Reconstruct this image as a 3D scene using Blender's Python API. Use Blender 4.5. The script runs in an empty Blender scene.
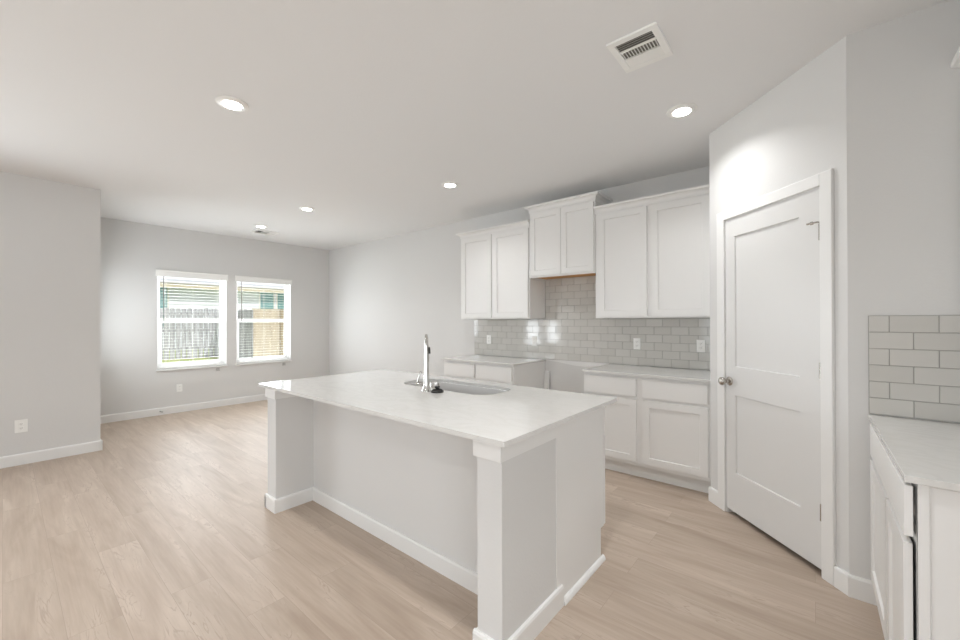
import bpy, bmesh, math, random
from mathutils import Vector, Matrix
random.seed(7)
S = bpy.context.scene
COL = S.collection

# ------------------------------------------------------------------ camera
yaw, pitch, roll = math.radians(50.086), math.radians(.214), math.radians(.149)
F0 = Vector((math.sin(yaw), math.cos(yaw), 0)); R0 = Vector((math.cos(yaw), -math.sin(yaw), 0)); U0 = Vector((0, 0, 1))
fw = F0*math.cos(pitch) + U0*math.sin(pitch); u1 = U0*math.cos(pitch) - F0*math.sin(pitch)
rt = R0*math.cos(roll) - u1*math.sin(roll); up = R0*math.sin(roll) + u1*math.cos(roll)
cd = bpy.data.cameras.new('camera'); cam = bpy.data.objects.new('camera', cd); COL.objects.link(cam)
m = Matrix((rt, up, -fw)).transposed().to_4x4(); m.translation = Vector((0, 0, 1.343)); cam.matrix_world = m
cd.sensor_width = 36; cd.lens = 399.04/960*36; cd.clip_start = .02
S.camera = cam

# ------------------------------------------------------------------ view, sky, sun, daylight at the windows, added fill light
S.view_settings.view_transform = 'Standard'; S.view_settings.look = 'None'
S.view_settings.exposure = 0.18; S.view_settings.gamma = 1; S.view_settings.use_curve_mapping = False
S.cycles.max_bounces = 14; S.cycles.diffuse_bounces = 9; S.cycles.glossy_bounces = 5
S.cycles.transparent_max_bounces = 12; S.cycles.sample_clamp_indirect = 6; S.cycles.caustics_reflective = False; S.cycles.caustics_refractive = False
S.cycles.use_denoising = True
W = bpy.data.worlds.new('sky'); S.world = W; W.use_nodes = True
nt = W.node_tree; bg = nt.nodes['Background']
sk = nt.nodes.new('ShaderNodeTexSky'); sk.sky_type = 'HOSEK_WILKIE'; sk.turbidity = 4; sk.ground_albedo = .4
sk.sun_direction = Vector((.25, -.62, .74)).normalized()
mixs = nt.nodes.new('ShaderNodeMix'); mixs.data_type = 'RGBA'; mixs.inputs[0].default_value = .6
mixs.inputs[7].default_value = (1.0, 1.0, 1.0, 1)
nt.links.new(sk.outputs[0], mixs.inputs[6]); nt.links.new(mixs.outputs[2], bg.inputs[0]); bg.inputs[1].default_value = 1.0

def lamp(name, kind, loc, aim, energy, color=(1, 1, 1), size=None, size_y=None, **kw):
    l = bpy.data.lights.new(name, kind); l.energy = energy; l.color = color
    if kind == 'AREA':
        l.shape = 'RECTANGLE' if size_y else 'DISK'; l.size = size
        if size_y: l.size_y = size_y
    for k, v in kw.items(): setattr(l, k, v)
    o = bpy.data.objects.new(name, l); COL.objects.link(o); o.location = loc
    o.rotation_euler = Vector(aim).to_track_quat('-Z', 'Y' if abs(aim[2]) < .9 else 'X').to_euler()
    return o
lamp('sunlight', 'SUN', (0, 0, 8), (-.25, .62, -.74), 2.5, (1, .97, .92), angle=.02)
DAY = (.915, .97, 1.015)
T = .22
lamp('daylight_living_window', 'AREA', (-1.10, 6.03, 1.37), (0, -1, T), 47, DAY, .86, 1.4)
lamp('daylight_living_window', 'AREA', (-2.15, 6.03, 1.37), (0, -1, T), 47, DAY, .86, 1.4)
lamp('daylight_back_door', 'AREA', (.42, 6.69, 1.42), (1, 0, T), 16, DAY, .60, .92)
lamp('daylight_dining_window', 'AREA', (1.87, 7.62, 1.37), (0, -1, T), 44, DAY, .88, 1.4)
lamp('daylight_dining_window', 'AREA', (2.90, 7.62, 1.37), (0, -1, T), 44, DAY, .88, 1.4)
lamp('daylight_front_window', 'AREA', (-5.20, .95, 1.4), (1, 0, T), 52, DAY, 3.2, 1.9)  # fill light added behind the camera, at an unseen front window
lamp('daylight_side_window', 'AREA', (-2.0, -3.30, 1.4), (0, 1, T), 98, DAY, 2.4, 1.7)  # added fill at an unseen side window, lifts the walls facing it

# ------------------------------------------------------------------ materials
def mat(name, col, rough=.5, metal=0, spec=.5, bump=0, bscale=200, bdist=.001, coat=0):
    M = bpy.data.materials.new(name); M.use_nodes = True; n = M.node_tree; b = n.nodes['Principled BSDF']
    b.inputs['Base Color'].default_value = (*col, 1); b.inputs['Roughness'].default_value = rough
    b.inputs['Metallic'].default_value = metal; b.inputs['Specular IOR Level'].default_value = spec
    if coat: b.inputs['Coat Weight'].default_value = coat; b.inputs['Coat Roughness'].default_value = .08
    if bump:
        t = n.nodes.new('ShaderNodeTexNoise'); t.inputs['Scale'].default_value = bscale; t.inputs['Detail'].default_value = 3
        g = n.nodes.new('ShaderNodeNewGeometry'); n.links.new(g.outputs['Position'], t.inputs['Vector'])
        bu = n.nodes.new('ShaderNodeBump'); bu.inputs['Strength'].default_value = bump; bu.inputs['Distance'].default_value = bdist
        n.links.new(t.outputs['Fac'], bu.inputs['Height']); n.links.new(bu.outputs['Normal'], b.inputs['Normal'])
    return M
WALL = mat('wall_paint', (.67, .668, .66), .75, spec=.25, bump=.25, bscale=90, bdist=.002)
CEIL = mat('ceiling_paint', (.79, .793, .795), .85, spec=.15, bump=.3, bscale=70, bdist=.002)
TRIM = mat('white_trim_paint', (.775, .775, .765), .38, spec=.4)
CAB = mat('white_cabinet_paint', (.775, .772, .762), .42, spec=.4, bump=.05, bscale=120)
DOORM = mat('white_door_paint', (.69, .687, .678), .36, spec=.45)
PLATE = mat('outlet_plastic', (.85, .85, .83), .3)
VINYL = mat('window_vinyl', (.86, .86, .86), .35)
BLIND = mat('blind_slat_white', (.86, .86, .84), .45)
WAND = mat('wand_grey', (.16, .15, .14), .4)
DARK = mat('dark_gap', (.02, .018, .015), .8)
DUCT = mat('duct_grey', (.20, .19, .17), .7)
GREYP = mat('clip_grey_plastic', (.45, .45, .44), .5)
STEEL = mat('brushed_steel', (.66, .64, .61), .20, 1, bump=.08, bscale=400, bdist=.0003)
CHROME = mat('chrome', (.62, .61, .59), .12, 1)
NICKEL = mat('satin_nickel', (.50, .47, .43), .26, 1)
BLACK = mat('black_rubber', (.012, .011, .01), .4)
GROUT = mat('tile_grout', (.36, .35, .33), .8)
RAWW = mat('raw_wood_underside', (.62, .33, .13), .6, bump=.2, bscale=60)
LAMPM = bpy.data.materials.new('lamp_lens'); LAMPM.use_nodes = True
lb = LAMPM.node_tree.nodes['Principled BSDF']; lb.inputs['Base Color'].default_value = (1, 1, 1, 1)
lb.inputs['Emission Color'].default_value = (1, .97, .92, 1); lb.inputs['Emission Strength'].default_value = 14
def tilemat():
    M = mat('grey_glazed_tile', (.45, .44, .41), .075, spec=.6)
    n = M.node_tree; b = n.nodes['Principled BSDF']; g = n.nodes.new('ShaderNodeNewGeometry')
    r = n.nodes.new('ShaderNodeValToRGB'); r.color_ramp.elements[0].color = (.54, .53, .50, 1); r.color_ramp.elements[1].color = (.59, .58, .55, 1)
    n.links.new(g.outputs['Random Per Island'], r.inputs[0]); n.links.new(r.outputs[0], b.inputs['Base Color'])
    t = n.nodes.new('ShaderNodeTexNoise'); t.inputs['Scale'].default_value = 14; n.links.new(g.outputs['Position'], t.inputs['Vector'])
    bu = n.nodes.new('ShaderNodeBump'); bu.inputs['Strength'].default_value = .035; bu.inputs['Distance'].default_value = .01
    n.links.new(t.outputs['Fac'], bu.inputs['Height']); n.links.new(bu.outputs['Normal'], b.inputs['Normal'])
    return M
TILE = tilemat()
def quartz():
    M = mat('white_quartz', (.8, .79, .77), .06, spec=.5)
    n = M.node_tree; b = n.nodes['Principled BSDF']; g = n.nodes.new('ShaderNodeNewGeometry')
    t = n.nodes.new('ShaderNodeTexNoise'); t.inputs['Scale'].default_value = 9; t.inputs['Detail'].default_value = 8; t.inputs['Distortion'].default_value = 1.5
    mp = n.nodes.new('ShaderNodeMapping'); mp.inputs['Scale'].default_value = (1, .45, 1)
    n.links.new(g.outputs['Position'], mp.inputs[0]); n.links.new(mp.outputs[0], t.inputs['Vector'])
    r = n.nodes.new('ShaderNodeValToRGB'); e = r.color_ramp.elements
    e[0].position = .42; e[0].color = (.67, .665, .65, 1); e[1].position = .5; e[1].color = (.645, .64, .622, 1)
    x = e.new(.56); x.color = (.675, .67, .655, 1)
    n.links.new(t.outputs['Fac'], r.inputs[0]); n.links.new(r.outputs[0], b.inputs['Base Color'])
    return M
QUARTZ = quartz()
def glassmat():
    M = bpy.data.materials.new('clear_glass'); M.use_nodes = True; n = M.node_tree; n.nodes.remove(n.nodes['Principled BSDF'])
    a = n.nodes.new('ShaderNodeBsdfTransparent'); g = n.nodes.new('ShaderNodeBsdfGlossy'); g.inputs['Roughness'].default_value = .02
    lw = n.nodes.new('ShaderNodeLayerWeight'); pw = n.nodes.new('ShaderNodeMath'); pw.operation = 'POWER'; pw.inputs[1].default_value = 5
    f = n.nodes.new('ShaderNodeMath'); f.operation = 'MULTIPLY_ADD'; f.inputs[1].default_value = .8; f.inputs[2].default_value = .035; x = n.nodes.new('ShaderNodeMixShader')
    lw.inputs['Blend'].default_value = .5; n.links.new(lw.outputs['Facing'], pw.inputs[0]); n.links.new(pw.outputs[0], f.inputs[0])
    n.links.new(f.outputs[0], x.inputs[0]); n.links.new(a.outputs[0], x.inputs[1]); n.links.new(g.outputs[0], x.inputs[2])
    n.links.new(x.outputs[0], n.nodes['Material Output'].inputs[0]); return M
GLASS = glassmat()
def floormat():
    M = mat('oak_vinyl_plank', (.5, .4, .33), .46, spec=.3); n = M.node_tree; b = n.nodes['Principled BSDF']; L = n.links.new
    g = n.nodes.new('ShaderNodeNewGeometry'); sep = n.nodes.new('ShaderNodeSeparateXYZ'); L(g.outputs['Position'], sep.inputs[0])
    cb = n.nodes.new('ShaderNodeCombineXYZ'); L(sep.outputs[1], cb.inputs[0]); L(sep.outputs[0], cb.inputs[1])
    br = n.nodes.new('ShaderNodeTexBrick'); L(cb.outputs[0], br.inputs['Vector'])
    br.offset = .37; br.offset_frequency = 2; br.squash = 1
    for k, v in (('Scale', 1), ('Mortar Size', .0009), ('Mortar Smooth', .2), ('Bias', 0), ('Brick Width', 1.22), ('Row Height', .178)): br.inputs[k].default_value = v
    br.inputs['Color1'].default_value = (0, 0, 0, 1); br.inputs['Color2'].default_value = (1, 1, 1, 1); br.inputs['Mortar'].default_value = (.5, .5, .5, 1)
    # grain coordinates shifted per plank
    mu = n.nodes.new('ShaderNodeMath'); mu.operation = 'MULTIPLY'; mu.inputs[1].default_value = 37; L(br.outputs['Color'], mu.inputs[0])
    c2 = n.nodes.new('ShaderNodeCombineXYZ'); L(sep.outputs[0], c2.inputs[0]); L(sep.outputs[1], c2.inputs[1]); L(mu.outputs[0], c2.inputs[2])
    mp = n.nodes.new('ShaderNodeMapping'); mp.inputs['Scale'].default_value = (9, 1.1, 1); L(c2.outputs[0], mp.inputs[0])
    n1 = n.nodes.new('ShaderNodeTexNoise'); n1.inputs['Scale'].default_value = 1.0; n1.inputs['Detail'].default_value = 5; n1.inputs['Distortion'].default_value = .8; L(mp.outputs[0], n1.inputs['Vector'])
    mp2 = n.nodes.new('ShaderNodeMapping'); mp2.inputs['Scale'].default_value = (60, 3, 1); L(c2.outputs[0], mp2.inputs[0])
    n2 = n.nodes.new('ShaderNodeTexNoise'); n2.inputs['Scale'].default_value = 1.2; n2.inputs['Detail'].default_value = 6; L(mp2.outputs[0], n2.inputs['Vector'])
    # dark cathedral streaks and knots
    mp3 = n.nodes.new('ShaderNodeMapping'); mp3.inputs['Scale'].default_value = (18, 2.4, 1); L(c2.outputs[0], mp3.inputs[0])
    n3 = n.nodes.new('ShaderNodeTexNoise'); n3.inputs['Scale'].default_value = 1.0; n3.inputs['Detail'].default_value = 7; n3.inputs['Distortion'].default_value = 1.7; L(mp3.outputs[0], n3.inputs['Vector'])
    r3 = n.nodes.new('ShaderNodeValToRGB'); e = r3.color_ramp.elements; e[0].position = .47; e[0].color = (0, 0, 0, 1); e[1].position = .53; e[1].color = (0, 0, 0, 1); x = e.new(.5); x.color = (1, 1, 1, 1)
    L(n3.outputs['Fac'], r3.inputs[0])
    r4 = n.nodes.new('ShaderNodeValToRGB'); e = r4.color_ramp.elements; e[0].position = .50; e[0].color = (0, 0, 0, 1); e[1].position = .64; e[1].color = (1, 1, 1, 1)
    L(n1.outputs['Fac'], r4.inputs[0])
    mk = n.nodes.new('ShaderNodeMath'); mk.operation = 'MULTIPLY'; L(r3.outputs[0], mk.inputs[0]); L(r4.outputs[0], mk.inputs[1])
    r1 = n.nodes.new('ShaderNodeValToRGB'); e = r1.color_ramp.elements; e[0].position = .3; e[0].color = (.42, .335, .268, 1); e[1].position = .7; e[1].color = (.55, .46, .385, 1)
    L(n1.outputs['Fac'], r1.inputs[0])
    mixA = n.nodes.new('ShaderNodeMix'); mixA.data_type = 'RGBA'; mixA.blend_type = 'MULTIPLY'; mixA.inputs[0].default_value = 1
    rp = n.nodes.new('ShaderNodeValToRGB'); rp.color_ramp.elements[0].color = (.93, .925, .915, 1); rp.color_ramp.elements[1].color = (1.03, 1.03, 1.03, 1)
    L(br.outputs['Color'], rp.inputs[0]); L(r1.outputs[0], mixA.inputs[6]); L(rp.outputs[0], mixA.inputs[7])
    mixB = n.nodes.new('ShaderNodeMix'); mixB.data_type = 'RGBA'; mixB.blend_type = 'MULTIPLY'; mixB.inputs[0].default_value = 1
    rf = n.nodes.new('ShaderNodeValToRGB'); rf.color_ramp.elements[0].position = .3; rf.color_ramp.elements[0].color = (.93, .925, .92, 1); rf.color_ramp.elements[1].position = .7; rf.color_ramp.elements[1].color = (1.03, 1.03, 1.03, 1)
    L(n2.outputs['Fac'], rf.inputs[0]); L(mixA.outputs[2], mixB.inputs[6]); L(rf.outputs[0], mixB.inputs[7])
    mixC = n.nodes.new('ShaderNodeMix'); mixC.data_type = 'RGBA'; L(mk.outputs[0], mixC.inputs[0]); L(mixB.outputs[2], mixC.inputs[6]); mixC.inputs[7].default_value = (.30, .225, .175, 1)
    mkk = n.nodes.new('ShaderNodeMath'); mkk.operation = 'MULTIPLY'; mkk.inputs[1].default_value = .55; L(mk.outputs[0], mkk.inputs[0]); L(mkk.outputs[0], mixC.inputs[0])
    mixD = n.nodes.new('ShaderNodeMix'); mixD.data_type = 'RGBA'; L(br.outputs['Fac'], mixD.inputs[0]); L(mixC.outputs[2], mixD.inputs[6]); mixD.inputs[7].default_value = (.36, .29, .235, 1)
    L(mixD.outputs[2], b.inputs['Base Color'])
    bu = n.nodes.new('ShaderNodeBump'); bu.inputs['Strength'].default_value = .12; bu.inputs['Distance'].default_value = .002; L(n2.outputs['Fac'], bu.inputs['Height']); L(bu.outputs['Normal'], b.inputs['Normal'])
    return M
FLOORM = floormat()
def noisecol(name, c1, c2, scale, rough=.8, sc=(1, 1, 1), lo=.35, hi=.65):
    M = mat(name, c1, rough, spec=.2); n = M.node_tree; b = n.nodes['Principled BSDF']; g = n.nodes.new('ShaderNodeNewGeometry')
    mp = n.nodes.new('ShaderNodeMapping'); mp.inputs['Scale'].default_value = sc; t = n.nodes.new('ShaderNodeTexNoise'); t.inputs['Scale'].default_value = scale; t.inputs['Detail'].default_value = 5
    r = n.nodes.new('ShaderNodeValToRGB'); r.color_ramp.elements[0].position = lo; r.color_ramp.elements[1].position = hi
    r.color_ramp.elements[0].color = (*c1, 1); r.color_ramp.elements[1].color = (*c2, 1)
    n.links.new(g.outputs['Position'], mp.inputs[0]); n.links.new(mp.outputs[0], t.inputs['Vector']); n.links.new(t.outputs['Fac'], r.inputs[0]); n.links.new(r.outputs[0], b.inputs['Base Color'])
    return M
GRASS = noisecol('lawn', (.30, .40, .13), (.55, .58, .26), 6)
PATIO = mat('patio_concrete', (.6, .58, .55), .8)
OLDW = noisecol('weathered_grey_wood', (.33, .335, .37), (.56, .565, .61), 2.2, sc=(6, 6, .8))
NEWW = noisecol('tan_cedar_wood', (.50, .41, .31), (.64, .55, .43), 2.0, sc=(6, 6, .8))
POSTW = mat('brown_wood_post', (.36, .28, .18), .8)
SIDING = mat('cream_siding', (.78, .82, .89), .7)  # pale siding with the blue of the eave shade put into its colour
FASCIA = mat('tan_fascia', (.62, .55, .40), .7)
ROOFM = mat('light_shingles', (.62, .60, .58), .9)
TEAL = mat('teal_window_glass', (.14, .33, .33), .25)

# ------------------------------------------------------------------ mesh helpers
WL = {}
def root_of(o): return WL.get(o.name, Vector((0, 0, 0))) if o else Vector((0, 0, 0))
class MB:
    def __init__(s, T=None): s.bm = bmesh.new(); s.T = T
    def _fin(s, vs):
        if s.T is not None: bmesh.ops.transform(s.bm, matrix=s.T, verts=vs)
    def box(s, x0, x1, y0, y1, z0, z1, bev=0, seg=2):
        r = bmesh.ops.create_cube(s.bm, size=1); vs = r['verts']
        for v in vs: v.co = Vector(((x0+x1)/2+v.co.x*(x1-x0), (y0+y1)/2+v.co.y*(y1-y0), (z0+z1)/2+v.co.z*(z1-z0)))
        if bev:
            es = list({e for v in vs for e in v.link_edges})
            n0 = set(s.bm.verts) - set(vs)
            bmesh.ops.bevel(s.bm, geom=es, offset=bev, segments=seg, affect='EDGES', profile=.5)
            vs = [v for v in s.bm.verts if v not in n0]
        s._fin(vs); return s
    def prism(s, pts, h0, h1, axis='z'):
        # polygon pts in the plane perpendicular to axis; x: (y,z)  y: (x,z)  z: (x,y)
        def P(a, b, h): return {'x': (h, a, b), 'y': (a, h, b), 'z': (a, b, h)}[axis]
        lo = [s.bm.verts.new(P(a, b, h0)) for a, b in pts]; hi = [s.bm.verts.new(P(a, b, h1)) for a, b in pts]
        s.bm.faces.new(lo); s.bm.faces.new(hi); n = len(pts)
        for i in range(n): s.bm.faces.new((lo[i], lo[(i+1) % n], hi[(i+1) % n], hi[i]))
        s._fin(lo+hi); return s
    def loft(s, rings, cap0=True, cap1=True):
        R = [[s.bm.verts.new(p) for p in r] for r in rings]; n = len(R[0])
        for a, b in zip(R, R[1:]):
            for i in range(n): s.bm.faces.new((a[i], a[(i+1) % n], b[(i+1) % n], b[i]))
        if cap0: s.bm.faces.new(R[0])
        if cap1: s.bm.faces.new(R[-1])
        s._fin([v for r in R for v in r]); return s
    def lathe(s, c, prof, n=24, axis=Vector((0, 0, 1)), cap0=True, cap1=True):
        axis = Vector(axis).normalized(); q = Vector((0, 0, 1)).rotation_difference(axis); c = Vector(c)
        return s.loft([[c + q @ Vector((r*math.cos(2*math.pi*i/n), r*math.sin(2*math.pi*i/n), h)) for i in range(n)] for r, h in prof], cap0, cap1)
    def tube(s, pts, rad, n=14):
        pts = [Vector(p) for p in pts]; rads = rad if isinstance(rad, (list, tuple)) else [rad]*len(pts); rings = []
        t0 = (pts[1]-pts[0]).normalized(); ref = Vector((0, 0, 1)) if abs(t0.z) < .9 else Vector((1, 0, 0)); a = t0.cross(ref).normalized()
        for i, p in enumerate(pts):
            t = (pts[min(i+1, len(pts)-1)]-pts[max(i-1, 0)]).normalized(); a = (a - t*a.dot(t)).normalized(); b = t.cross(a)
            rings.append([p + (a*math.cos(2*math.pi*k/n)+b*math.sin(2*math.pi*k/n))*rads[i] for k in range(n)])
        return s.loft(rings)
    def shaker(s, u0, u1, z0, z1, w0=0, th=.019, st=.057, rec=.009, rails=None, stl=None, bt=None, tp=None):
        """a framed slab with one or more recessed panels; local u (width), w (outward), z"""
        stl = stl or (st, st); tp = tp or st; bt = bt or st
        pans = rails or [(z0+bt, z1-tp)]
        us = [u0, u0+stl[0], u1-stl[1], u1]; zs = [z0]
        for a, b in pans: zs += [a, b]
        zs.append(z1); f = w0+th; V = {}
        def v(u, w, z):
            k = (round(u, 5), round(w, 5), round(z, 5))
            if k not in V: V[k] = s.bm.verts.new((u, w, z))
            return V[k]
        def q(*p): s.bm.faces.new([v(*a) for a in p])
        for i in range(3):
            for j in range(len(zs)-1):
                a, b, c, d = us[i], us[i+1], zs[j], zs[j+1]
                if i == 1 and j % 2 == 1:
                    e = .0035; g = f-rec
                    q((a+e, g, c+e), (b-e, g, c+e), (b-e, g, d-e), (a+e, g, d-e))
                    q((a, f, c), (b, f, c), (b-e, g, c+e), (a+e, g, c+e)); q((a, f, d), (b, f, d), (b-e, g, d-e), (a+e, g, d-e))
                    q((a, f, c), (a, f, d), (a+e, g, d-e), (a+e, g, c+e)); q((b, f, c), (b, f, d), (b-e, g, d-e), (b-e, g, c+e))
                else: q((a, f, c), (b, f, c), (b, f, d), (a, f, d))
        for i in range(3):
            for z in (z0, z1): q((us[i], f, z), (us[i+1], f, z), (us[i+1], w0, z), (us[i], w0, z))
        for j in range(len(zs)-1):
            for u in (u0, u1): q((u, f, zs[j]), (u, f, zs[j+1]), (u, w0, zs[j+1]), (u, w0, zs[j]))
            for i in range(3): q((us[i], w0, zs[j]), (us[i+1], w0, zs[j]), (us[i+1], w0, zs[j+1]), (us[i], w0, zs[j+1]))
        s._fin(list(V.values())); return s
    def build(s, name, material, parent=None, label=None, cat=None, group=None, kind=None, smooth=False):
        bmesh.ops.recalc_face_normals(s.bm, faces=s.bm.faces)
        off = root_of(parent); bmesh.ops.translate(s.bm, vec=-off, verts=s.bm.verts)
        base = Vector((0, 0, 0))
        if parent is None:
            lo = Vector([min(v.co[i] for v in s.bm.verts) for i in range(3)]); hi = Vector([max(v.co[i] for v in s.bm.verts) for i in range(3)])
            base = Vector(((lo.x+hi.x)/2, (lo.y+hi.y)/2, lo.z)); bmesh.ops.translate(s.bm, vec=-base, verts=s.bm.verts)
        me = bpy.data.meshes.new(name); s.bm.to_mesh(me); s.bm.free(); me.materials.append(material)
        o = bpy.data.objects.new(name, me); COL.objects.link(o); o.location = base
        if parent is not None: o.parent = parent
        WL[o.name] = off + base
        if smooth:
            for p in me.polygons: p.use_smooth = True
            me.set_sharp_from_angle(angle=math.radians(40))
        tag(o, label, cat, group, kind); return o
def tag(o, label=None, cat=None, group=None, kind=None):
    for k, v in (('label', label), ('category', cat), ('group', group), ('kind', kind)):
        if v: o[k] = v
def empty(name, loc, label=None, cat=None, group=None, kind=None):
    o = bpy.data.objects.new(name, None); COL.objects.link(o); o.location = loc; o.empty_display_size = .1
    WL[o.name] = Vector(loc); tag(o, label, cat, group, kind); return o
def struct(name, mb, m, parent=None): return mb.build(name, m, parent, kind=None if parent else 'structure')
def copy_tree(o, parent=None, delta=None):
    c = o.copy(); COL.objects.link(c)
    if parent: c.parent = parent
    if delta is not None: c.location = Vector(o.location)+Vector(delta)
    for ch in list(o.children): copy_tree(ch, c)
    return c
def frame3(o, u, w):   # local (u,w,z) -> world
    u, w = Vector(u), Vector(w)
    M = Matrix(((u.x, w.x, 0, o[0]), (u.y, w.y, 0, o[1]), (0, 0, 1, o[2]), (0, 0, 0, 1))); return M

H = 2.743; XK = 4.092; YW = 7.265; YL = 5.76; XR = .659
A = Vector((3.394, .595)); B = Vector((2.660, -.128)); XB = 2.655
dg = (B-A).normalized(); LN = (B-A).length; ng = Vector((dg.y, -dg.x))
if ng.x > 0: ng = -ng
TD = frame3((A.x, A.y, 0), (dg.x, dg.y, 0), (ng.x, ng.y, 0))
FACEX = frame3((0, 0, 0), (0, 1, 0), (-1, 0, 0))          # u = Y, outward = -X
def fx(x): return frame3((x, 0, 0), (0, 1, 0), (-1, 0, 0))

# ------------------------------------------------------------------ room shell
struct('floor', MB().box(-5.0, 4.3, -3.1, 7.45, -.12, 0), FLOORM)
struct('ceiling', MB().box(-5.0, 4.3, -3.1, 7.5, H, H+.2), CEIL)
WIN = [(1.425, 2.315), (2.455, 3.345)]; WZ = (.650, 2.09)
def wall_openings(mb, a0, a1, ops, mk):
    """mk(a,b,z0,z1) adds a box; ops = [(a,b,z0,z1)]"""
    c = a0
    for a, b, z0, z1 in ops:
        mk(c, a, 0, H)
        if z0 > 0: mk(a, b, 0, z0)
        mk(a, b, z1, H); c = b
    mk(c, a1, 0, H)
w = MB(); wall_openings(w, .52, 4.24, [(a, b, *WZ) for a, b in WIN], lambda a, b, c, d: w.box(a, b, YW, YW+.15, c, d)); struct('wall_window', w, WALL)
struct('wall_kitchen', MB().box(XK, XK+.15, -1.05, YW, 0, H), WALL)
w = MB(); LW = [(-2.60, -1.70), (-1.55, -.65)]
wall_openings(w, -4.85, XR, [(a, b, *WZ) for a, b in LW], lambda a, b, c, d: w.box(a, b, YL, YL+.14, c, d)); struct('wall_left', w, WALL)
w = MB(); wall_openings(w, YL+.14, YW, [(6.25, 7.12, 0, 2.05)], lambda a, b, c, d: w.box(XR-.14, XR, a, b, c, d)); struct('wall_return', w, WALL)
w = MB(); wall_openings(w, -3.1, YL+.14, [(-.6, 2.5, .45, 2.35)], lambda a, b, c, d: w.box(-5.0, -4.85, a, b, c, d)); struct('wall_front', w, WALL)
w = MB(); wall_openings(w, -4.85, .9, [(-3.2, -.8, .55, 2.25)], lambda a, b, c, d: w.box(a, b, -3.1, -2.95, c, d)); struct('wall_side', w, WALL)
struct('wall_jog', MB().box(.9, 1.04, -2.95, -.99, 0, H), WALL)
struct('wall_range', MB().box(.9, XK, -.99, -.85, 0, H), WALL)
w = MB(TD); wall_openings(w, 0, LN, [(.168, .897, 0, 2.06)], lambda a, b, c, d: w.box(a, b, -.115, 0, c, d)); struct('wall_pantry', w, WALL)
struct('wall_pantry_side', MB().prism([(A.x, A.y), (XK, A.y), (XK, A.y-.115), (A.x+.05, A.y-.115), (A.x-ng.x*.115, A.y-ng.y*.115)], 0, H), WALL)
struct('wall_pantry_return', MB().prism([(B.x-.005, B.y), (XB, B.y), (XB, -.85), (XB+.115, -.85), (XB+.115, B.y-.06), (B.x-ng.x*.115, B.y-ng.y*.115)], 0, H), WALL)

BH = .105; BT = .015
def bb_prof(mb_T, u0, u1, name, parent=None):
    """baseboard: eased top edge, drawn in local frame (u along, w out, z)"""
    b = MB(mb_T); b.prism([(0, 0), (BT, 0), (BT, BH-.012), (BT-.004, BH-.002), (BT-.009, BH), (0, BH)], u0, u1, 'x'); return struct(name, b, TRIM, parent)
fr = lambda ox, oy, u, w_: frame3((ox, oy, 0), (*u, 0), (*w_, 0))
bb_prof(fr(0, YW, (1, 0), (0, -1)), XR, XK, 'baseboard_window')
bb_prof(fr(XK, 0, (0, 1), (-1, 0)), 3.50, YW, 'baseboard_kitchen')
bb_prof(fr(0, YL, (1, 0), (0, -1)), -4.85, XR+BT, 'baseboard_left')
bb_prof(fr(XR, 0, (0, 1), (1, 0)), YL-BT, 6.19, 'baseboard_return')
bb_prof(TD, -.006, .0975, 'baseboard_pantry')
bb_prof(TD, .966, LN+.006, 'baseboard_pantry')
bb_prof(fr(XB, 0, (0, 1), (-1, 0)), -.255, B.y+.006, 'baseboard_range')

# ------------------------------------------------------------------ windows (setting) and their blinds
def window(name, x0, x1, yw, sgn=1, along='x', z0=WZ[0], z1=WZ[1]):
    """double-hung vinyl window in an opening; sgn: outward direction of Y"""
    r = empty(name, ((x0+x1)/2, yw, z0), kind='structure')
    y = lambda d: yw+sgn*d
    def bx(mb, a, b, d0, d1, c, d, bev=.003): mb.box(a, b, min(y(d0), y(d1)), max(y(d0), y(d1)), c, d, bev)
    f = MB()
    for a, b, c, d in ((x0, x0+.022, z0, z1), (x1-.022, x1, z0, z1), (x0+.03, x1-.03, z1-.03, z1), (x0+.03, x1-.03, z0, z0+.03)): bx(f, a, b, .075, .14, c, d)
    f.build('window_frame', VINYL, r)
    zm = 1.365
    j = MB()
    for a, b, c, d in ((x0, x0+.006, z0, z1), (x1-.006, x1, z0, z1), (x0+.006, x1-.006, z1-.006, z1)): bx(j, a, b, .001, .0745, c, d, 0)
    j.build('window_jamb', VINYL, r)  # white liner added over the reveals, their daylight brightness put into its colour
    def sash(nm, a, b, c, d, d0, d1, st=.038):
        s = MB()
        for p, q, t, u in ((a, a+st, c, d), (b-st, b, c, d), (a+st, b-st, c, c+st), (a+st, b-st, d-st, d)): bx(s, p, q, d0, d1, t, u)
        so = s.build('sash', VINYL, r)
        g = MB(); bx(g, a+st-.005, b-st+.005, (d0+d1)/2-.002, (d0+d1)/2+.002, c+st-.005, d-st+.005, 0); g.build('window_glass', GLASS, so)
    sash('lower_sash', x0+.022, x1-.022, z0+.03, zm+.036, .085, .108, .050)
    sash('upper_sash', x0+.022, x1-.022, zm-.026, z1-.03, .110, .132, .034)
    st = MB(); bx(st, x0-.012, x1+.012, -.022, .075, z0-.018, z0+.004, .004); st.build('window_sill', TRIM, r)
    return r
for i, (a, b) in enumerate(WIN): window('window_%d' % (i+1), a, b, YW)
for i, (a, b) in enumerate(LW): window('window_%d' % (i+3), a, b, YL)
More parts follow.
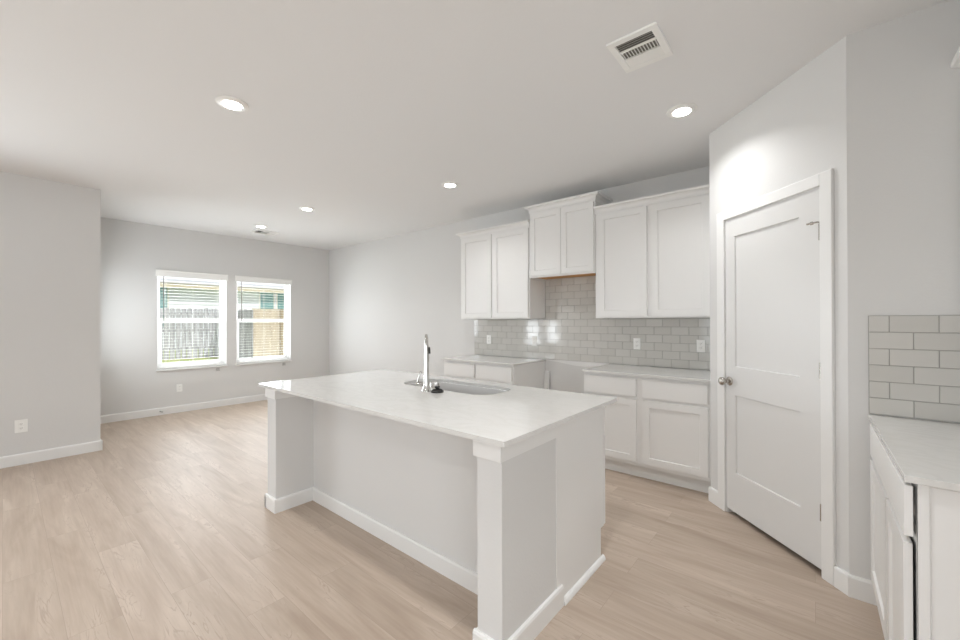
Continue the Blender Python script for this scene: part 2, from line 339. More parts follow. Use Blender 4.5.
# front and side windows added unseen behind the camera to carry fill light
def plain_window(name, c0, c1, z0, z1, plane, axis):
    r = empty(name, ((plane, (c0+c1)/2, z0) if axis == 'x' else ((c0+c1)/2, plane, z0)), kind='structure')
    def bx(mb, a, b, d0, d1, c, d):
        (mb.box(plane+d0, plane+d1, a, b, c, d, .003) if axis == 'x' else mb.box(a, b, plane+d0, plane+d1, c, d, .003))
    f = MB(); n = 3; st = .05
    for a, b, c, d in ((c0, c0+st, z0, z1), (c1-st, c1, z0, z1), (c0+st, c1-st, z0, z0+st), (c0+st, c1-st, z1-st, z1)): bx(f, a, b, 0, .05, c, d)
    for k in range(1, n):
        c = c0+(c1-c0)*k/n; bx(f, c-.03, c+.03, 0, .05, z0+st, z1-st)
    f.build('window_frame', VINYL, r)
    g = MB(); bx(g, c0+.04, c1-.04, .022, .026, z0+.04, z1-.04); g.build('window_glass', GLASS, r)
plain_window('window_5', -.6, 2.5, .45, 2.35, -4.93, 'x')
plain_window('window_6', -3.2, -.8, .55, 2.25, -3.05, 'y')

def blind(x0, x1, label):
    r = empty('window_blind', ((x0+x1)/2, YW+.035, WZ[0]), label, 'blind', 'slatted blinds in the dining windows')
    MB().box(x0+.006, x1-.006, YW+.008, YW+.06, 2.035, 2.085, .003).build('headrail', BLIND, r)
    v = MB(); v.prism([(YW-.026, 2.012), (YW-.010, 2.012), (YW-.010, 2.105), (YW-.030, 2.105), (YW-.030, 2.095), (YW-.024, 2.085)], x0-.018, x1+.010, 'x').build('valance', BLIND, r)
    s = MB(); z = .705; k = 0
    while z < 2.02:
        pts = [(YW+.017, z-.0008), (YW+.034, z), (YW+.051, z-.0008), (YW+.051, z+.0008), (YW+.034, z+.0016), (YW+.017, z+.0008)]
        s.prism(pts, x0+.010, x1-.010, 'x'); z += .0445
    s.build('slat_rows', BLIND, r)
    MB().box(x0+.010, x1-.010, YW+.010, YW+.060, .664, .682, .004).build('bottom_rail', BLIND, r)
    for fxn in (.12, .5, .88):
        c = MB(); xx = x0+(x1-x0)*fxn
        c.tube([(xx, YW+.0085, .67), (xx, YW+.0085, 2.04)], .0012, 6); c.tube([(xx, YW+.0615, .67), (xx, YW+.0615, 2.04)], .0012, 6); c.build('ladder_cord', BLIND, r)
    xw = x0+.075
    wd = MB(); wd.tube([(xw, YW-.004, 2.02), (xw, YW-.006, 1.97), (xw+.004, YW-.008, 1.36)], .0055, 8); wd.build('tilt_wand', WAND, r)
    cl = MB(); cx = x1-.125
    cl.box(cx-.022, cx+.022, YW-.016, YW-.0005, .578, .618, .003); cl.box(cx-.028, cx+.028, YW-.020, YW-.0005, .570, .579, .002); cl.build('cord_cleat', GREYP, r, 'small grey cord cleat under the sill')
blind(*WIN[0], 'white slatted blind in the window beside the room corner with the glass back door')
blind(*WIN[1], 'white slatted blind in the window next to the plain kitchen wall corner')

# ------------------------------------------------------------------ pantry door
d1 = empty('door_1', (*(A+dg*.53), 0), kind='structure')
cs = MB(TD); CT = .017
cs.box(.0986, .1715, 0, CT, 0, 2.115, .003); cs.box(.899, .965, 0, CT, 0, 2.115, .003); cs.box(.1715, .899, 0, CT, 2.050, 2.115, .003)
cs.build('door_casing', TRIM, d1)
jb = MB(TD); jb.box(.1685, .176, -.115, .002, 0, 2.053); jb.box(.889, .8965, -.115, .002, 0, 2.053); jb.box(.176, .889, -.115, .002, 2.045, 2.0595)
jb.box(.176, .188, -.055, -.038, 0, 2.045); jb.box(.877, .889, -.055, -.038, 0, 2.045); jb.build('door_jamb', TRIM, d1)
sl = MB(TD); sl.shaker(.1763, .8887, .036, 2.0435, -.030, .035, rec=.009, rails=[(.305, .835), (1.03, 1.92)], stl=(.088, .125))
slab = sl.build('door_slab', DOORM, d1)
def D(t, w_, z): return TD @ Vector((t, w_, z))
nv = Vector((ng.x, ng.y, 0))
kn = MB(); kn.lathe(D(.212, .005, .925), [(.031, 0), (.031, .004), (.026, .009), (.013, .013), (.011, .030), (.017, .036), (.0255, .045), (.0285, .056), (.026, .066), (.017, .073), (.006, .0755)], 28, nv)
kn.build('door_knob', NICKEL, slab, 'satin nickel round knob', smooth=True)
for i, z in enumerate((.335, 1.08, 1.81)):
    h = MB(); h.tube([D(.8905, .005, z-.042), D(.8905, .005, z+.042)], .0065, 12); h.tube([D(.8905, .005, z-.046), D(.8905, .005, z+.046)], .004, 10)
    h.box(.885, .896, .0, .0, 0, 0) if False else None
    ho = h.build('hinge', NICKEL, d1, 'nickel hinge barrel', smooth=True)
    if i == 2:
        st = MB(); st.tube([D(.8905, .006, z+.050), D(.888, .014, z+.052), D(.874, .026, z+.050), D(.862, .036, z+.048)], .0042, 10)
        st.tube([D(.874, .026, z+.050), D(.864, .035, z+.048)], .009, 12); st.tube([D(.862, .036, z+.048), D(.852, .043, z+.047)], .005, 10)
        st.build('door_stop', NICKEL, ho, 'hinge pin door stop', smooth=True)
# back door with glass in the short return wall
d2 = empty('door_2', (XR-.05, 6.685, 0), kind='structure')
TB = frame3((XR-.055, 0, 0), (0, 1, 0), (1, 0, 0))
s2 = MB(TB)
for a, b, c, d in ((6.27, 6.385, .01, 2.03), (6.985, 7.10, .01, 2.03), (6.385, 6.985, .01, .95), (6.385, 6.985, 1.90, 2.03)): s2.box(a, b, 0, .044, c, d, .002)
s2b = s2.build('door_slab', DOORM, d2); MB(TB).box(6.38, 6.99, .018, .024, .945, 1.905).build('door_glass', GLASS, s2b)
c2 = MB(frame3((XR, 0, 0), (0, 1, 0), (1, 0, 0))); c2.box(6.19, 6.255, 0, .015, 0, 2.11, .003); c2.box(7.115, 7.18, 0, .015, 0, 2.11, .003); c2.box(6.255, 7.115, 0, .015, 2.045, 2.11, .003); c2.build('door_casing', TRIM, d2)
k2 = MB(); k2.lathe((XR-.011, 6.325, .985), [(.030, 0), (.030, .006), (.011, .012), (.011, .035), (.025, .048), (.028, .060), (.020, .072), (.005, .076)], 20, (1, 0, 0)); k2.build('door_knob', NICKEL, s2b, smooth=True)

# ------------------------------------------------------------------ tile backsplashes
TP, TLn, GJ = .0775, .1545, .0028
def tiles(T, u0, u1, z0, rows, x_of_joint, skip=None, zone=None):
    mb = MB(T)
    for r in range(rows):
        zt = z0+r*TP; sh = 0 if r % 2 == 0 else TLn/2
        u = x_of_joint+sh - TLn*40
        while u < u1:
            a, b = max(u, u0), min(u+TLn, u1)
            if b-a > .012 and not (zone and zone(a, b, zt)):
                h = TP
                mb.box(a+GJ/2, b-GJ/2, .004, .0092+random.uniform(0, .0004), zt+GJ/2, zt+h-GJ/2, .0016, 2)
            u += TLn
    return mb
ZB = .900; R6 = 6
bs = empty('tile_backsplash', (XK-.001, 2.05, ZB), 'long light grey glazed subway tile backsplash between the kitchen counters and wall cabinets', 'backsplash')
g = MB(fx(XK)); g.box(.597, 3.515, .001, .0065, ZB, ZB+R6*TP+.001); g.box(1.652, 2.418, .001, .0065, ZB+R6*TP, 1.80); g.build('grout_bed', GROUT, bs)
rng = tiles(fx(XK), .597, 3.515, ZB, R6, 3.515)
z_hi = tiles(fx(XK), 1.655, 2.415, ZB+R6*TP, 6, 3.515, zone=None)
# merge the upper patch (behind the range) into the same facing
tmp = bpy.data.meshes.new('t'); z_hi.bm.to_mesh(tmp); rng.bm.from_mesh(tmp); bpy.data.meshes.remove(tmp)
rng.build('tile_facing', TILE, bs)
bs2 = empty('tile_backsplash', (XB-.001, -.5, ZB), 'short grey subway tile backsplash on the wall past the pantry corner', 'backsplash')
MB(fx(XB)).box(-.849, -.199, .001, .0065, ZB, ZB+R6*TP+.001).build('grout_bed', GROUT, bs2)
tiles(fx(XB), -.849, -.200, ZB, R6, -.199-.070-.07725, zone=None).build('tile_facing', TILE, bs2)

# ------------------------------------------------------------------ outlets, stops
def outlet(T, u, z, label, group=None, w_=.070, h=.115):
    cpos = T @ Vector((u, 0, z-h/2)); r = empty('wall_outlet', cpos, label, 'outlet', group)
    MB(T).box(u-w_/2, u+w_/2, .0003, .006, z-h/2, z+h/2, .0022).build('cover_plate', PLATE, r)
    for dz in (-.0195, .0195):
        MB(T).box(u-.0165, u+.0165, .0055, .0085, z+dz-.014, z+dz+.014, .003).build('receptacle', PLATE, r)
        s = MB(T)
        for du in (-.006, .006): s.box(u+du-.0012, u+du+.0012, .0083, .0089, z+dz-.003, z+dz+.006)
        s.box(u-.002, u+.002, .0083, .0089, z+dz-.010, z+dz-.006); s.build('slot', WAND, r)
TK = fx(XK-.0095)
outlet(TK, 3.262, 1.108, 'white wall outlet on the tile beside the far end of the backsplash')
outlet(TK, 2.568, 1.108, 'white wall outlet on the tile just before the empty range gap')
outlet(TK, 1.361, 1.115, 'white wall outlet on the tile over the cabinet run between range gap and pantry')
outlet(TK, .790, 1.115, 'white wall outlet on the tile next to the pantry wall')
TLW = frame3((0, YL, 0), (1, 0, 0), (0, -1, 0)); TWW = frame3((0, YW, 0), (1, 0, 0), (0, -1, 0))
outlet(TLW, .111, .365, 'white wall outlet low on the grey wall of the living area', w_=.082, h=.12)
outlet(TWW, 1.690, .365, 'white wall outlet low under the dining window')
ds = MB(); ds.lathe((1.46, YW-BT+.001, .055), [(.011, 0), (.011, .004), (.006, .006), (.006, .055), (.010, .058), (.010, .068)], 12, (.15, -1, 0))
ds.build('door_stop', GREYP, label='small grey spring door stop on the baseboard below the dining window', cat='door stop', smooth=True)

# ------------------------------------------------------------------ kitchen island
IX0, IX1, IY0, IY1, ZC = 1.190, 2.296, .880, 3.100, .897
isl = empty('kitchen_island', (1.75, 2.0, 0), 'white kitchen island base with end wing walls and an open seating side', 'kitchen island')
PX_ = 1.512; WY0, WY1 = .926, 3.050
MB().box(PX_, 1.62, 1.046, 2.920, 0, .8768).build('back_panel', WALL, isl)
for a, b in ((WY0, 1.050), (2.914, WY1)): MB().box(1.236, 1.655, a, b, 0, .877).build('wing_wall', WALL, isl)
for a, b in ((WY0-.004, 1.063), (2.901, WY1+.013)):
    t = MB(); t.box(1.223, 1.2355, a, b, .800, .877, .001)
    if a < 2: t.box(1.2355, 1.655, WY0-.004, WY0-.0005, .800, .877, .001); t.box(1.2355, PX_, 1.0505, 1.063, .800, .877, .001)
    else: t.box(1.2355, 1.655, WY1+.0005, WY1+.013, .800, .877, .001); t.box(1.2355, PX_, 2.901, 2.9135, .800, .877, .001)
    t.build('top_trim', TRIM, isl)
IB = .096
def bbs(segs, name, par):
    for T_, a, b in segs:
        q = MB(T_); q.prism([(0, 0), (BT, 0), (BT, IB-.012), (BT-.004, IB-.002), (BT-.009, IB), (0, IB)], a, b, 'x'); q.build(name, TRIM, par)
bbs([(fr(PX_, 0, (0, 1), (-1, 0)), 1.050, 2.914), (fr(1.236, 0, (0, 1), (-1, 0)), WY0-BT, 1.050+BT), (fr(1.236, 0, (0, 1), (-1, 0)), 2.914-BT, WY1+BT),
     (fr(0, WY0, (1, 0), (0, -1)), 1.236-BT, 1.703), (fr(0, 1.050, (1, 0), (0, 1)), 1.236, PX_), (fr(0, 2.914, (1, 0), (0, -1)), 1.236, PX_), (fr(0, WY1, (1, 0), (0, 1)), 1.236-BT, 1.703)], 'baseboard', isl)
# finished end panels with a toe notch, and the cabinet boxes between them
for a, b in ((.9235, .9375), (3.047, 3.063)):
    MB().prism([(1.6555, .001), (2.158, .001), (2.158, .180), (2.199, .180), (2.199, .877), (1.6555, .877)], a, b, 'y').build('end_panel', CAB, isl)
n = 8
for sgn, yy in ((-1, .9235), (1, 3.063)):
    MB().prism([(yy, 0)]+[(yy+sgn*.019*math.sin(math.pi/2*k/n), .019*math.cos(math.pi/2*k/n)*1.35) for k in range(n+1)][::-1], 1.704, 2.180, 'x').build('shoe_molding', TRIM, isl)
MB().box(1.6205, 2.150, .938, 3.046, .0, .17).build('toe_kick', CAB, isl)
MB().box(1.6205, 2.194, .938, 1.50, .171, .876).build('cabinet_box', CAB, isl)
MB().box(1.6205, 2.222, 2.31, 3.046, .171, .876).build('cabinet_box', CAB, isl)
MB().box(1.6205, 2.194, 1.5005, 2.3095, .171, .66).build('cabinet_box', CAB, isl)
MB().box(2.178, 2.194, 1.5005, 2.3095, .66, .876).build('face_frame', CAB, isl)
TI = frame3((2.2030, 0, 0), (0, 1, 0), (1, 0, 0))
yy = .918
for wdt in (.525, .525, .525, .52):
    MB(TI).shaker(yy+.006, yy+wdt-.006, .185, .69).build('cabinet_door', CAB, isl)
    MB(TI).box(yy+.006, yy+wdt-.006, 0, .019, .705, .862, .0015).build('drawer', CAB, isl)
    yy += wdt+.002

def rrect(x0, x1, y0, y1, r, z, n=10):
    P = []
    for cx, cy, a in ((x1-r, y1-r, 0), (x0+r, y1-r, 90), (x0+r, y0+r, 180), (x1-r, y0+r, 270)):
        for k in range(n+1):
            t = math.radians(a+90*k/n); P.append(Vector((cx+r*math.cos(t), cy+r*math.sin(t), z)))
    return P
SK = (1.838, 2.185, 1.500, 2.330, .13)
ct = MB(); bm = ct.bm
ov = [bm.verts.new(p) for p in rrect(IX0, IX1, IY0, IY1, .006, ZC, 4)]; iv = [bm.verts.new(p) for p in rrect(*SK, ZC, 12)]
oe = [bm.edges.new((ov[i], ov[(i+1) % len(ov)])) for i in range(len(ov))]; ie = [bm.edges.new((iv[i], iv[(i+1) % len(iv)])) for i in range(len(iv))]
bmesh.ops.triangle_fill(bm, use_beauty=True, edges=oe+ie)
ex = bmesh.ops.extrude_face_region(bm, geom=bm.faces[:]); bmesh.ops.translate(bm, vec=(0, 0, -.020), verts=[e for e in ex['geom'] if isinstance(e, bmesh.types.BMVert)])
ct.build('countertop', QUARTZ, label='large white quartz island top with an oval cut-out for the sink', cat='countertop')
def slab(x0, x1, y0, y1, label):
    MB().box(x0, x1, y0, y1, .877, ZC, .0015).build('countertop', QUARTZ, label=label, cat='countertop')
sk_ = MB()
rings = []
for inset, z, r in ((-.014, .8765, .125), (.0, .8765, .115), (.004, .86, .112), (.010, .74, .105), (.022, .705, .095), (.045, .688, .08), (.09, .684, .06)):
    rings.append(rrect(SK[0]+inset, SK[1]-inset, SK[2]+inset, SK[3]-inset, r, z, 12))
sk_.loft(rings, cap0=False, cap1=True)
sko = empty('kitchen_sink', (2.01, 1.906, .684), 'undermount stainless steel sink bowl set into the island top', 'sink')
sk_.build('bowl', STEEL, sko, smooth=True)
MB().lathe((2.01, 1.906, .6845), [(.045, 0), (.044, .003), (.034, .001), (.030, .0005)], 24).build('drain', CHROME, sko, smooth=True)

# faucet: tapered body, high arc, pull-down head, side lever
fb = Vector((1.748, 1.914, ZC)); fdir = Vector((.690, .724, 0)).normalized(); lat = Vector((-.6416, .767, 0))
fo = empty('faucet', fb, 'tall chrome pull-down kitchen faucet standing behind the island sink', 'faucet')
b = MB(); b.lathe(fb, [(.030, .0003), (.030, .004), (.0255, .010), (.0225, .05), (.0175, .11), (.0145, .17), (.0132, .225), (.0125, .25)], 28); b.build('body', CHROME, fo, smooth=True)
sp = MB(); pts = []; R_ = .062; zc = .29
pts.append(fb+Vector((0, 0, .248)))
for k in range(0, 17):
    a = math.pi*k/16; pts.append(fb+fdir*(R_-R_*math.cos(a))+Vector((0, 0, zc+R_*math.sin(a))))
sp.tube(pts, .0112, 16); sp.build('spout', CHROME, fo, smooth=True)
hd = MB(); e = fb+fdir*(2*R_)
hd.tube([e+Vector((0, 0, zc+.002)), e+Vector((0, 0, zc-.01)), e+fdir*.004+Vector((0, 0, zc-.06)), e+fdir*.008+Vector((0, 0, zc-.10)), e+fdir*.009+Vector((0, 0, zc-.112))], [.0120, .0135, .0160, .0175, .0165], 16)
hdo = hd.build('spray_head', CHROME, fo, smooth=True)
bt = MB(); q = e-lat*.0185+Vector((0, 0, zc-.035)); bt.tube([q+Vector((0, 0, .02)), q, q-lat*.003-Vector((0, 0, .025))], [.004, .007, .005], 10); bt.build('spray_button', BLACK, hdo, 'black spray button', smooth=True)
lv = MB(); l0 = fb+Vector((0, 0, .045)); l1 = l0+lat*.062
lv.tube([l0, l0+lat*.03, l1-lat*.012, l1], [.0135, .0135, .0155, .0145], 16)
lv.tube([l1-lat*.006+Vector((0, 0, .008)), l1-lat*.012+Vector((0, 0, .04)), l1-lat*.026+Vector((0, 0, .076)), l1-lat*.028+Vector((0, 0, .083))], [.0065, .0055, .0075, .004], 10)
lv.build('lever_handle', CHROME, fo, smooth=True)
sp_ = empty('sink_stopper', (1.760, 1.826, ZC), 'black domed rubber sink stopper lying on the island top beside the faucet', 'sink stopper')
MB().lathe((1.760, 1.826, ZC+.0003), [(.040, 0), (.041, .006), (.037, .012), (.026, .020), (.012, .022)], 28).build('rubber_disc', BLACK, sp_, smooth=True)
MB().lathe((1.760, 1.826, ZC+.021), [(.012, 0), (.012, .004), (.017, .009), (.017, .016), (.009, .019)], 20).build('knob', BLACK, sp_, smooth=True)

# ------------------------------------------------------------------ base cabinets on the kitchen wall
FF = 3.462
def base_cab(y0, y1, doors, label, d0=.147, d1_=.677, w0=.700, w1=.850):
    r = empty('base_cabinet', ((FF+XK)/2, (y0+y1)/2, 0), label, 'cabinet')
    MB().box(FF+.019, XK-.002, y0, y1, .115, .876).build('cabinet_box', CAB, r)
    T = fx(FF+.019); f = MB(T); st = [y0, y0+.028]
    edges = [(y0, doors[0][0]+.010)]+[(doors[i][1]-.010, doors[i+1][0]+.010) for i in range(len(doors)-1)]+[(doors[-1][1]-.010, y1)]
    for a, b_ in edges: f.box(a, b_, 0, .019, .115, .876)
    for (a, b_), (c, d_) in zip(edges, edges[1:]):
        for zz in ((.115, .160), (.666, .712), (.838, .876)): f.box(b_, c, 0, .019, *zz)
        f.box(b_, c, 0, .008, .16, .84)
    f.build('face_frame', CAB, r)
    TF = fx(FF-.0005)
    for a, b_ in doors:
        MB(TF).shaker(a, b_, d0, d1_, 0, .019, .055).build('cabinet_door', CAB, r)
        MB(TF).box(a, b_, 0, .019, w0, w1, .0016).build('drawer', CAB, r)
    tk = MB(); tk.box(FF+.063, FF+.075, y0, y1, 0, .1145); tk.build('toe_kick', TRIM, r)
    return r
rc = base_cab(.602, 1.640, [(.622, 1.108), (1.160, 1.620)], 'white base cabinet run between the empty range gap and the pantry wall')
lc = base_cab(2.425, 3.470, [(2.450, 2.940), (2.972, 3.432)], 'white base cabinet run on the far side of the range gap')
slab(3.428, XK-.001, .597, 1.648, 'white quartz countertop between the range gap and the pantry wall')
slab(3.428, XK-.001, 2.412, 3.490, 'white quartz countertop on the far side of the empty range gap')
# filler board leaning in the range gap, painted patch on the wall
fl = MB(); fl.prism([(3.985, .001), (4.003, .001), (4.085, .765), (4.067, .765)], 2.358, 2.418, 'y')
fl.build('filler_strip', TRIM, label='white filler strip leaning upright against the wall in the range gap', cat='board')

pt = [(2.415, .900), (1.655, .900), (1.655, .880), (1.72, .868), (1.80, .858), (1.93, .845), (2.05, .848), (2.16, .862), (2.26, .876), (2.34, .880), (2.415, .888)]
MB().prism(pt, XK-.0012, XK, 'x').build('trim_1', TRIM, kind='structure')

# ------------------------------------------------------------------ wall cabinets
UF = 3.762
def crown(y0, y1, zb, zt, x_face, out, par, end0=True, end1=True):
    """cove crown with mitred returns: rings follow the front and both ends"""
    prof = []; N = 8; hh = zt-zb
    prof = [(0.0005, 0), (.006, 0), (.006, .008)]
    for k in range(N+1):
        a = math.pi/2*k/N; prof.append((.006+(out-.014)*(1-math.cos(a)), .010+(hh-.030)*math.sin(a)))
    prof += [(out-.004, hh-.020), (out, hh-.014), (out, hh), (.0005, hh)]
    mb = MB(); rings = []
    o0 = 1 if end0 else 0; o1 = 1 if end1 else 0
    rings.append([Vector((XK-.002, y1+w_*o1, zb+z)) for w_, z in prof] if end1 else None)
    rings.append([Vector((x_face-w_, y1+w_*o1, zb+z)) for w_, z in prof])
    rings.append([Vector((x_face-w_, y0-w_*o0, zb+z)) for w_, z in prof])
    rings.append([Vector((XK-.002, y0-w_*o0, zb+z)) for w_, z in prof] if end0 else None)
    mb.loft([r for r in rings if r]); return mb.build('crown_molding', CAB, par)
def wall_cab(y0, y1, z0, z1, doors, zd, ct_, label, group=None, under=None, e0=True, e1=True):
    r = empty('wall_cabinet', ((UF+XK)/2, (y0+y1)/2, z0), label, 'cabinet', group)
    if under:
        k = MB(); k.box(UF+.019, XK-.002, y0, y1, z0+.020, z1); k.box(UF+.019, XK-.002, y0, y0+.016, z0, z0+.02); k.box(UF+.019, XK-.002, y1-.016, y1, z0, z0+.02); k.build('cabinet_box', CAB, r)
        MB().box(UF+.0195, XK-.003, y0+.0165, y1-.0165, z0+.012, z0+.0195).build('underside_panel', under, r, 'raw brown wood underside')
    else: MB().box(UF+.019, XK-.002, y0, y1, z0, z1).build('cabinet_box', CAB, r)
    f = MB(fx(UF+.019))
    ed = [(y0, doors[0][0]+.01)]+[(doors[i][1]-.01, doors[i+1][0]+.01) for i in range(len(doors)-1)]+[(doors[-1][1]-.01, y1)]
    ed = [(a, max(b_, a+.004)) for a, b_ in ed]
    for a, b_ in ed: f.box(a, b_, 0, .0185, z0, z1)
    for (a, b_), (c, d_) in zip(ed, ed[1:]):
        f.box(b_, c, 0, .0185, z0, zd[0]+.012); f.box(b_, c, 0, .0185, zd[1]-.012, z1)
    f.build('face_frame', CAB, r)
    for a, b_ in doors: MB(fx(UF-.0005)).shaker(a, b_, zd[0], zd[1], 0, .019, .057).build('cabinet_door', CAB, r)
    crown(y0+.0, y1, ct_[0], ct_[1], UF-.0005, .048, r, e0, e1)
    return r
wall_cab(2.421, 3.462, 1.372, 2.44, [(2.436, 2.930), (2.958, 3.430)], (1.386, 2.386), (2.398, 2.466), 'two-door white wall cabinet at the far end over the countertop past the range gap', e0=False)
wall_cab(1.657, 2.418, 1.822, 2.60, [(1.668, 2.026), (2.030, 2.406)], (1.840, 2.528), (2.545, 2.612), 'raised two-door white wall cabinet above the empty range gap', under=RAWW)
wall_cab(.600, 1.653, 1.372, 2.44, [(.655, 1.122), (1.160, 1.618)], (1.386, 2.388), (2.398, 2.466), 'two-door white wall cabinet between the range gap and the pantry wall', e0=False, e1=False)

# ------------------------------------------------------------------ cabinet run past the pantry corner
NX0, NX1 = 1.690, 2.640
nc = empty('base_cabinet', (2.16, -.52, 0), 'white base cabinet with one wide drawer past the pantry corner, end panel showing', 'cabinet')
MB().box(NX0+.006, NX1+.012, -.847, -.246, .115, .876).build('cabinet_box', CAB, nc)
TN = frame3((0, -.2455, 0), (1, 0, 0), (0, 1, 0))
f = MB(TN)
for a, b_ in ((NX0, NX0+.03), (2.075, 2.09), (2.60, NX1+.012)): f.box(a, b_, 0, .019, .115, .876)
for zz in ((.115, .15), (.68, .71), (.85, .876)): f.box(NX0+.03, 2.60, 0, .0185, *zz)
f.build('face_frame', CAB, nc)
TN2 = frame3((0, -.2185, 0), (1, 0, 0), (0, 1, 0))
MB(TN2).shaker(1.706, 2.072, .140, .690, 0, .019, .057).build('cabinet_door', CAB, nc)
MB(TN2).shaker(2.092, 2.612, .140, .690, 0, .019, .057).build('cabinet_door', CAB, nc)
MB(TN2).box(1.692, 2.612, 0, .019, .715, .862, .0016).build('drawer', CAB, nc)
TE = fx(NX0+.006)
e_ = MB(TE); e_.shaker(-.847, -.2265, .001, .876, 0, .012, .045, rec=.006, tp=.004, stl=(.045, .022)); e_.build('end_panel', CAB, nc)
MB().box(NX0+.02, NX1+.012, -.31, -.298, 0, .1145).build('toe_kick', TRIM, nc)
slab(1.668, XB-.001, -.8495, -.1985, 'white quartz countertop past the pantry corner under the short backsplash')
nu = empty('wall_cabinet', (2.15, -.69, 1.372), 'white wall cabinet over the short backsplash, only its crown corner showing', 'cabinet')
MB().box(1.66, XB-.002, -.848, -.530, 1.372, 2.44).build('cabinet_box', CAB, nu)
TU = frame3((0, -.5295, 0), (1, 0, 0), (0, 1, 0))
MB(TU).box(1.66, XB-.002, 0, .019, 1.372, 2.44).build('face_frame', CAB, nu)
for a, b_ in ((1.675, 2.14), (2.155, 2.63)): MB(frame3((0, -.510, 0), (1, 0, 0), (0, 1, 0))).shaker(a, b_, 1.386, 2.388).build('cabinet_door', CAB, nu)
cp = [(0, 0), (.006, 0), (.006, .008)]+[(.006+.034*(1-math.cos(math.pi/2*k/8)), .010+.038*math.sin(math.pi/2*k/8)) for k in range(9)]+[(.044, .05), (.048, .056), (.048, .07), (0, .07)]
MB(frame3((0, -.510, 2.392), (1, 0, 0), (0, 1, 0))).prism(cp, 1.60, XB-.002, 'x').build('crown_molding', CAB, nu)

# ------------------------------------------------------------------ ceiling lights and registers
def downlight(x, y, label, energy):
    r = empty('recessed_light', (x, y, H), label, 'ceiling light', 'round LED ceiling lights')
    MB().lathe((x, y, H-.0005), [(.092, 0), (.091, -.004), (.078, -.009), (.062, -.012), (.0558, -.010)], 40).build('trim_ring', PLATE, r, smooth=True)
    MB().lathe((x, y, H-.0095), [(.0555, 0), (.054, -.004), (.042, -.006), (.0, -.0065) if False else (.02, -.0068)], 36).build('lens', LAMPM, r, smooth=True)
    l = lamp('bulb_glow', 'AREA', (0, 0, -.022), (0, 0, -1), energy, (.985, .99, .985), .11); l.parent = r; l.data.spread = math.radians(130)
for x, y, lb_ in ((.940, 2.850, 'round LED ceiling light over the open floor beside the island'),
                  (2.895, .668, 'round LED ceiling light in front of the pantry door'),
                  (2.928, 2.844, 'round LED ceiling light above the far kitchen counter'),
                  (2.406, 4.791, 'round LED ceiling light between the kitchen and the dining windows'),
                  (2.411, 6.174, 'round LED ceiling light nearest the dining windows, beside a small vent')):
    downlight(x, y, lb_, 5.7)
downlight(.94, .668, 'round LED ceiling light over the kitchen floor before the short backsplash', 9)  # unseen downlight added to brighten the aisle floor and island side
for x, y in ((-.9, 2.85), (-2.8, 2.85), (-2.8, .4), (-.9, .4)): downlight(x, y, 'round LED ceiling light over the living area', 5)  # unseen downlights added to lift the living area wall
def register(cx, cy, lx, ly, label):
    r = empty('ceiling_vent', (cx, cy, H), label, 'vent'); x0, x1, y0, y1 = cx-lx/2, cx+lx/2, cy-ly/2, cy+ly/2; zt = H-.0005; zb = H-.012; m_ = .036
    f = MB()
    f.box(x0, x0+m_, y0, y1, zb, zt, .002); f.box(x1-m_, x1, y0, y1, zb, zt, .002); f.box(x0+m_, x1-m_, y0, y0+m_*.9, zb, zt, .002); f.box(x0+m_, x1-m_, y1-m_*.9, y1, zb, zt, .002)
    a0, a1 = x0+m_, x1-m_; L_ = (a1-a0)/3
    for k in (1, 2): f.box(a0+L_*k-.004, a0+L_*k+.004, y0+m_*.9, y1-m_*.9, zb+.001, zt)
    f.build('vent_frame', PLATE, r)
    MB().box(a0, a1, y0+m_*.9, y1-m_*.9, zt-.0012, zt).build('duct_opening', DUCT, r, 'dark duct opening')
    v = MB(); b0, b1 = y0+m_*.9, y1-m_*.9
    for sec, tilt in ((0, 1), (2, -1)):
        s0 = a0+L_*sec+.004; s1 = s0+L_-.008; n_ = 4
        for k in range(n_):
            c = s0+(s1-s0)*(k+.5)/n_; h = .0075*tilt
            v.prism([(c-h, zb+.0005), (c-h+.0012, zb+.0005), (c+h+.0012, zt-.0015), (c+h, zt-.0015)], b0, b1, 'y')
    n_ = 12; s0 = a0+L_+.004; s1 = a0+2*L_-.004
    for k in range(n_):
        c = b0+(b1-b0)*(k+.5)/n_; v.prism([(c-.0045, zb+.0005), (c-.0030, zb+.0005), (c+.0060, zt-.0015), (c+.0045, zt-.0015)], s0, s1, 'x')
    v.build('vent_louver', PLATE, r)
register(2.098, .678, .290, .242, 'square white ceiling vent with three banks of louvers above the kitchen aisle')
register(2.62, 6.54, .34, .24, 'small white ceiling vent close to the dining windows')

# ------------------------------------------------------------------ outside
gr = MB(); gr.prism([(7.45, -.35), (7.45, -.10), (17.5, .03), (40, .10), (40, -.4)], -12, 30, 'x'); gr.build('lawn', GRASS, kind='structure')
struct('patio_ground', MB().box(-12, .50, 5.95, 7.449, -.3, -.11), PATIO)
struct('street_ground', MB().box(-22, -5.05, -14, 12, -.5, -.3), PATIO)
struct('side_ground', MB().box(-5.04, 8, -14, -3.2, -.5, -.3), PATIO)
fe = empty('wooden_fence', (6.0, 17.5, .1), 'weathered grey wooden picket fence across the far side of the yard', 'fence')
fp = MB(); x = -3
while x < 17:
    h = random.uniform(-.02, .02); d_ = random.uniform(-.01, .01); wd_ = .145
    zt = 1.86+h; fp.prism([(x, .0), (x+wd_, .0), (x+wd_, zt-.035), (x+wd_-.03, zt), (x+.03, zt), (x, zt-.035)], 17.5+d_, 17.52+d_, 'y'); x += .166+random.uniform(0, .008)
fp.build('picket_boards', OLDW, fe)
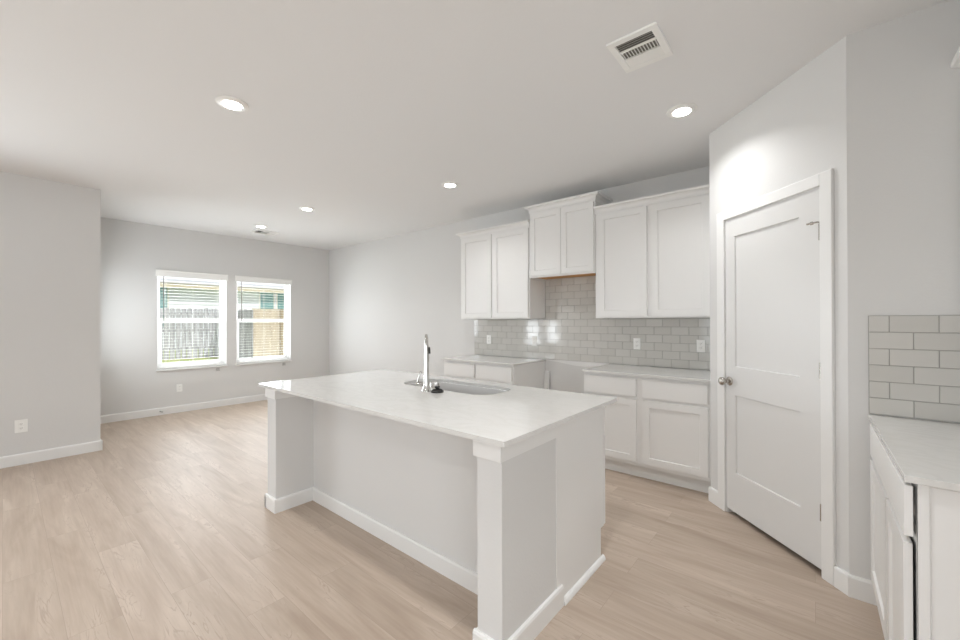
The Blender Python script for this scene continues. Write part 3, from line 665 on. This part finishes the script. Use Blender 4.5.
rl = MB(); [rl.box(-3, 17, 17.535, 17.575, z, z+.09) for z in (.35, 1.0, 1.6)]; rl.box(6.2, 17, 17.46, 17.485, .16, .30); rl.build('fence_rail', OLDW, fe)
ft = empty('wooden_fence', (6.0, 14.5, .06), 'newer tan cedar fence panel standing nearer the house', 'fence')
fp = MB(); x = 5.42
while x < 6.27:
    fp.box(x, x+.142, 14.5, 14.52, .04, 1.76+random.uniform(-.008, .008), .003); x += .1435
fp.box(5.38, 6.31, 14.49, 14.53, 1.765, 1.80); fp.build('cedar_boards', NEWW, ft)
pp = MB(); pp.box(6.30, 6.42, 14.48, 14.60, .04, 1.80); pp.build('fence_post', POSTW, ft)
sp2 = MB()
for k in range(18): sp2.box(5.40+.002*k, 5.42+.002*k, 14.53+k*.16, 14.53+k*.16+.15, .04, 1.75)
sp2.build('side_boards', OLDW, ft)  # cedar return in darker grey wood, its shade put into the colour
ho = empty('neighbor_house', (8, 23.5, .05), 'single-storey cream sided house beyond the fence with a tan eave', 'house')
sd = MB(); z = .2; sd.box(1.0, 16, 22.98, 23.0, -.1, .2)
while z < 3.05: sd.prism([(23.0, z), (22.975, z), (22.998, z+.18), (23.0, z+.18)], 1.0, 16, 'x'); z += .18
sd.box(1.0, 16, 23.0, 29, .2, 3.1); sd.build('siding_wall', SIDING, ho)
MB().box(.6, 16.4, 22.50, 22.54, 2.93, 3.13).build('fascia', FASCIA, ho)
MB().box(.6, 16.4, 22.54, 23.0, 2.98, 3.01).build('soffit', TRIM, ho)
rf = MB(); rf.prism([(22.45, 3.13), (22.45, 3.17), (26, 3.45), (29.5, 3.17), (29.5, 3.13)], .5, 16.5, 'x'); rf.build('roof', ROOFM, ho)
for a, b_ in ((3.9, 4.88), (8.93, 9.62), (9.83, 10.6)):
    wf = MB()
    for p, q_, c, d_ in ((a-.07, a, .3 if a < 5 else 1.1, 2.93), (b_, b_+.07, .3 if a < 5 else 1.1, 2.93)): wf.box(p, q_, 22.95, 23.0, c, d_)
    wo = wf.build('window', TRIM, ho); MB().box(a, b_, 22.955, 22.975, 1.1, 2.92).build('pane', TEAL, wo)
